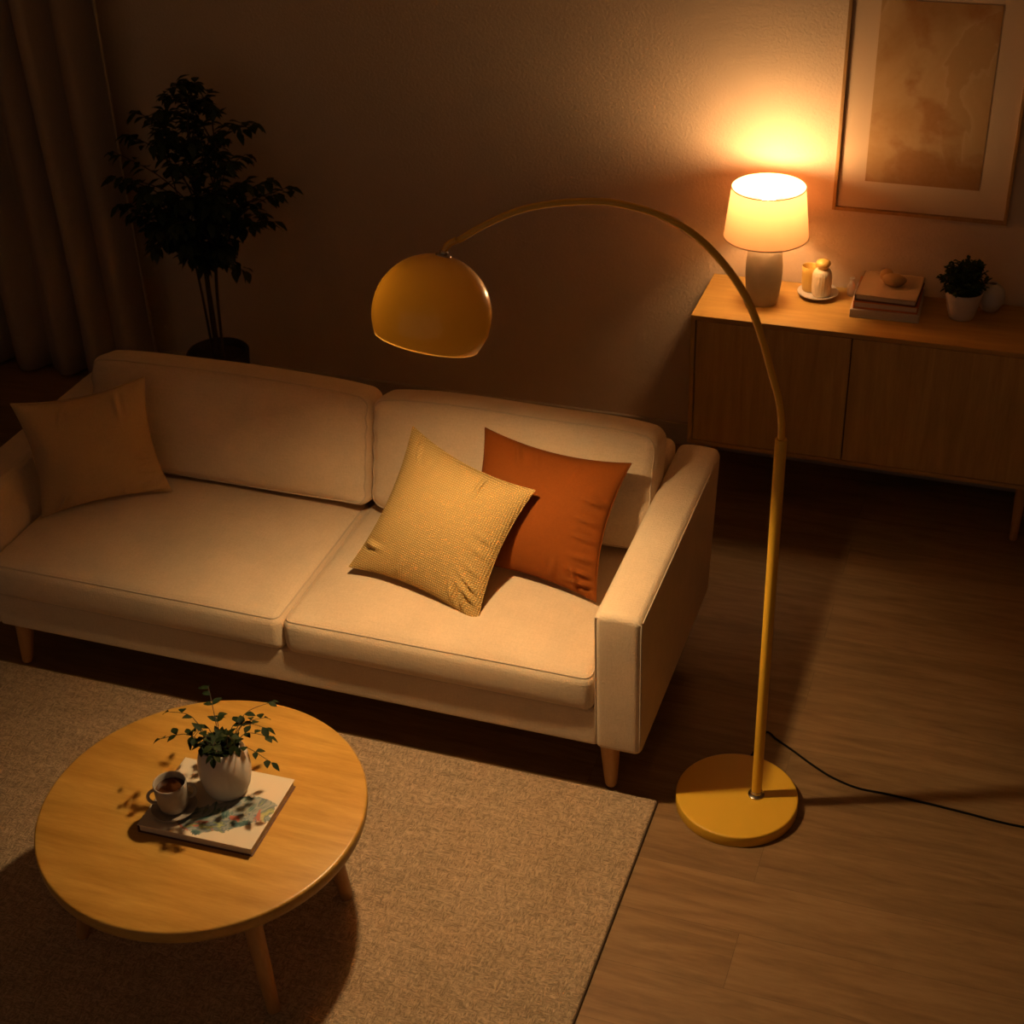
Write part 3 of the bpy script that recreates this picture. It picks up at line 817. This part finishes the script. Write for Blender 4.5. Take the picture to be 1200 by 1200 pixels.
# little shell-like slip behind the books
bm = bmesh.new()
lathe(bm, [(0, 0), (.010, 0), (.014, .004), (.016, .02), (.012, .04), (.007, .052), (.006, .06), (.009, .066), (.0075, .067), (.004, .06), (0, .058)], 32, T(1.318, 1.925, SZ1))
tag(build('bud_vase', bm, M['white'], None, origin=(1.318, 1.925, SZ1)), 'tiny white bud vase between the dish and the sideboard books', 'vase')

# bushy plant in white pot
QX, QY = 1.700, 1.850
pp = empty('potted_bush', (QX, QY, SZ1), 'small bushy dark green plant in a white pot on the sideboard', 'plant')
mq = T(QX, QY, SZ1)
bm = bmesh.new(); lathe(bm, [(0, 0), (.036, 0), (.041, .003), (.048, .025), (.0585, .075), (.0625, .098), (.061, .100), (.058, .098), (.052, .07), (.04, .02), (0, .012)], 56, mq)
build('pot', bm, M['white'], pp)
bm = bmesh.new(); lathe(bm, [(0, .090), (.03, .089), (.0555, .0865)], 32, mq); build('soil', bm, M['soil'], pp)
bl, bs = bmesh.new(), bmesh.new()
for k in range(85):
    a = rg.uniform(0, 2 * pi); e_ = math.asin(rg.uniform(-.1, 1)); d = Vector((cos(a) * cos(e_), sin(a) * cos(e_), sin(e_)))
    L = rg.uniform(.05, .088); b0 = Vector((QX + .02 * cos(a), QY + .02 * sin(a), SZ1 + .088)); tip = Vector((QX, QY, SZ1 + .125)) + Vector((d.x * .088, d.y * .088, d.z * .085)) * rg.uniform(.75, 1.0)
    tube(bs, [b0, (b0 + tip) / 2 + Vector((0, 0, .01)), tip], .001, 5)
    for i in range(16):
        tq = .25 + .75 * i / 15; p = b0.lerp(tip, tq) + Vector((0, 0, .02 * tq * (1 - tq)))
        dv = Vector((rg.uniform(-1, 1), rg.uniform(-1, 1), rg.uniform(-.5, 1))) + d * .6
        leaf(bl, p, dv, Vector((0, 0, 1)), rg.uniform(.012, .020), rg.uniform(.009, .013))
build('stems', bs, M['bark'], pp); build('foliage', bl, M['bushleaf'], pp)
bm = bmesh.new()
lathe(bm, [(0, 0), (.022, 0), (.030, .006), (.043, .03), (.047, .05), (.043, .072), (.030, .088), (.019, .094), (.018, .100), (.015, .100), (.014, .094), (.03, .08), (.04, .05), (.02, .01), (0, .008)], 48, T(1.786, 1.932, SZ1))
tag(build('round_vase', bm, M['white'], None, origin=(1.786, 1.932, SZ1)), 'round pale vase half hidden behind the small potted bush', 'vase')

# ------------------------------------------------------------------ framed picture
FX0, FX1, FZ0, FZ1 = 1.220, 1.801, 1.031, 1.855
pic = empty('framed_picture', ((FX0 + FX1) / 2, YW - .012, FZ0), 'framed abstract brown watercolour with wide mat on the textured wall', 'picture')
fw_, fd = .012, .024
def framebar(x0, x1, z0, z1):
    bm = bmesh.new(); box(bm, (x0, YW - fd, z0), (x1, YW - .0005, z1), .0015); build('frame_bar', bm, M['frame'], pic)
framebar(FX0, FX0 + fw_, FZ0, FZ1); framebar(FX1 - fw_, FX1, FZ0, FZ1)
framebar(FX0 + fw_, FX1 - fw_, FZ0, FZ0 + fw_); framebar(FX0 + fw_, FX1 - fw_, FZ1 - fw_, FZ1)
bm = bmesh.new(); box(bm, (FX0 + fw_, YW - .012, FZ0 + fw_), (FX1 - fw_, YW - .001, FZ1 - fw_), 0); build('mat_board', bm, M['mat'], pic, smooth=False)
bm = bmesh.new(); box(bm, (1.322, YW - .0132, 1.140), (1.697, YW - .0121, 1.746), 0); build('artwork', bm, M['art'], pic, smooth=False)

# ------------------------------------------------------------------ corner tree
GX, GY = -1.085, 1.62
ft = empty('potted_tree', (GX, GY, 0), 'tall dark leafy potted tree in the corner behind the sofa', 'plant')
mg = T(GX, GY, 0)
bm = bmesh.new(); lathe(bm, [(0, 0), (.085, 0), (.092, .004), (.112, .18), (.124, .345), (.121, .350), (.114, .348), (.108, .31), (.09, .04), (0, .03)], 56, mg); build('pot', bm, M['pot_black'], ft)
bm = bmesh.new(); lathe(bm, [(0, .325), (.06, .322), (.110, .318)], 40, mg); build('soil', bm, M['soil'], ft)
rt_ = random.Random(5)
def at_px(dx_, z): return Vector((GX + dx_, GY, z))
bl, bb = bmesh.new(), bmesh.new()
trunks = []
for k, (ox, oy, tx, ty, tz) in enumerate(((.0, 0, .02, .0, 1.28), (-.03, .015, -.10, .04, 1.12), (.03, -.01, .13, -.02, 1.10), (.005, .03, .05, .10, 1.2))):
    pts = [Vector((GX + ox, GY + oy, .31)), Vector((GX + ox * 1.2 + tx * .1, GY + oy * 1.2 + ty * .1, .62)), Vector((GX + ox + tx * .5, GY + oy + ty * .5, .9)), Vector((GX + ox + tx, GY + oy + ty, tz))]
    pth = smooth_path(pts, 8); tube(bb, pth, [(.013 if k == 0 else .006) * (1 - .7 * i / (len(pth) - 1)) for i in range(len(pth))], 8); trunks.append(pth)
# limbs: (dx, z) of tips, in metres from the trunk, spread in depth as well
tips = [(.0, 1.43, 0), (.04, 1.42, .05), (-.16, 1.33, -.05), (-.10, 1.36, .1), (.10, 1.34, .05), (-.24, 1.22, 0), (-.18, 1.24, .15), (.20, 1.30, 0), (.28, 1.30, .02), (.24, 1.20, -.12), (.33, 1.10, .0), (.40, 1.07, .02),
        (-.33, 1.14, .02), (-.26, 1.10, -.12), (-.30, 1.02, .03), (-.28, .95, -.05), (-.20, 1.02, -.18), (.22, 1.05, -.16), (.26, .95, -.05), (.32, .93, .02), (.18, .90, .15), (.12, .80, -.06), (.15, .72, .02), (.17, .84, -.1),
        (-.20, .82, -.02), (-.25, .84, .05), (-.13, .80, .1), (-.10, .86, -.15), (.06, 1.0, -.24), (-.04, 1.1, -.26), (.08, 1.2, -.2), (.0, 1.15, .25), (-.1, 1.2, .2), (.12, 1.1, .22), (-.05, .95, -.2), (.04, .88, -.18), (.1, .98, .2), (-.02, 1.3, -.12), (.0, .8, -.08)]
for (dx_, z_, dy_) in list(tips):
    tips.append((dx_ * rt_.uniform(.35, .8), .74 + (z_ - .74) * rt_.uniform(.45, .95) + .04, dy_ * .6 + rt_.uniform(-.13, .13)))
for (dx_, z_, dy_) in tips:
    tip = Vector((GX + dx_ * .98, GY + dy_, z_ - .012))
    tk = rt_.choice(trunks[:1] * 2 + trunks); i0 = min(range(10, len(tk)), key=lambda i: abs(tk[i].z - (z_ - .18 - .25 * abs(dx_))))
    b0 = tk[i0]; mid = (b0 + tip) / 2 + Vector((0, 0, .05))
    st = smooth_path([b0, mid, tip], 7); tube(bb, st, [.0035 - .0026 * i / (len(st) - 1) for i in range(len(st))], 6)
    for i in range(4, len(st)):
        dv = (st[i] - st[i - 1]).normalized()
        for sg in (-1, 1):
            if rt_.random() < .12: continue
            sd = dv.cross(Vector((0, 0, 1)))
            sd = (sd.normalized() if sd.length > .01 else Vector((1, 0, 0))) * sg
            leaf(bl, st[i] + Vector((rt_.uniform(-.012, .012), rt_.uniform(-.012, .012), rt_.uniform(-.012, .012))), dv * .6 + sd * .7 + Vector((rt_.uniform(-.3, .3), rt_.uniform(-.3, .3), rt_.uniform(-.75, .15))), Vector((0, 0, 1)), rt_.uniform(.045, .066), rt_.uniform(.024, .034), .3)
    leaf(bl, st[-1], st[-1] - st[-3] + Vector((0, 0, -.02)), Vector((0, 0, 1)), .06, .03, .35)
build('branches', bb, M['bark'], ft); build('foliage', bl, M['leafdark'], ft)

# ------------------------------------------------------------------ light and camera
w = bpy.data.worlds.new('World'); sc.world = w; w.use_nodes = True
w.node_tree.nodes['Background'].inputs[0].default_value = (1, .77, .56, 1)
w.node_tree.nodes['Background'].inputs[1].default_value = .085

cam = bpy.data.cameras.new('camera'); co = bpy.data.objects.new('camera', cam); col.objects.link(co)
rt = Vector((.943665, .329091, -.034573)); dn = Vector((.152048, -.524034, -.838015)); fwd = Vector((-.293901, .785549, -.544550))
m3 = Matrix((rt, -dn, -fwd)).transposed()
co.matrix_world = Matrix.Translation((1.895296, -3.100669, 3.082244)) @ m3.to_4x4()
cam.sensor_width = 36; cam.lens = 1799.74 * 36 / 1200
cam.dof.use_dof = True; cam.dof.focus_distance = 4.25; cam.dof.aperture_fstop = 4.5
cam.clip_start = .05
sc.camera = co
vs = sc.view_settings
vs.view_transform = 'Standard'; vs.look = 'None'; vs.gamma = 1; vs.use_curve_mapping = False; vs.exposure = 0
sc.cycles.max_bounces = 8; sc.cycles.diffuse_bounces = 5; sc.cycles.transmission_bounces = 6
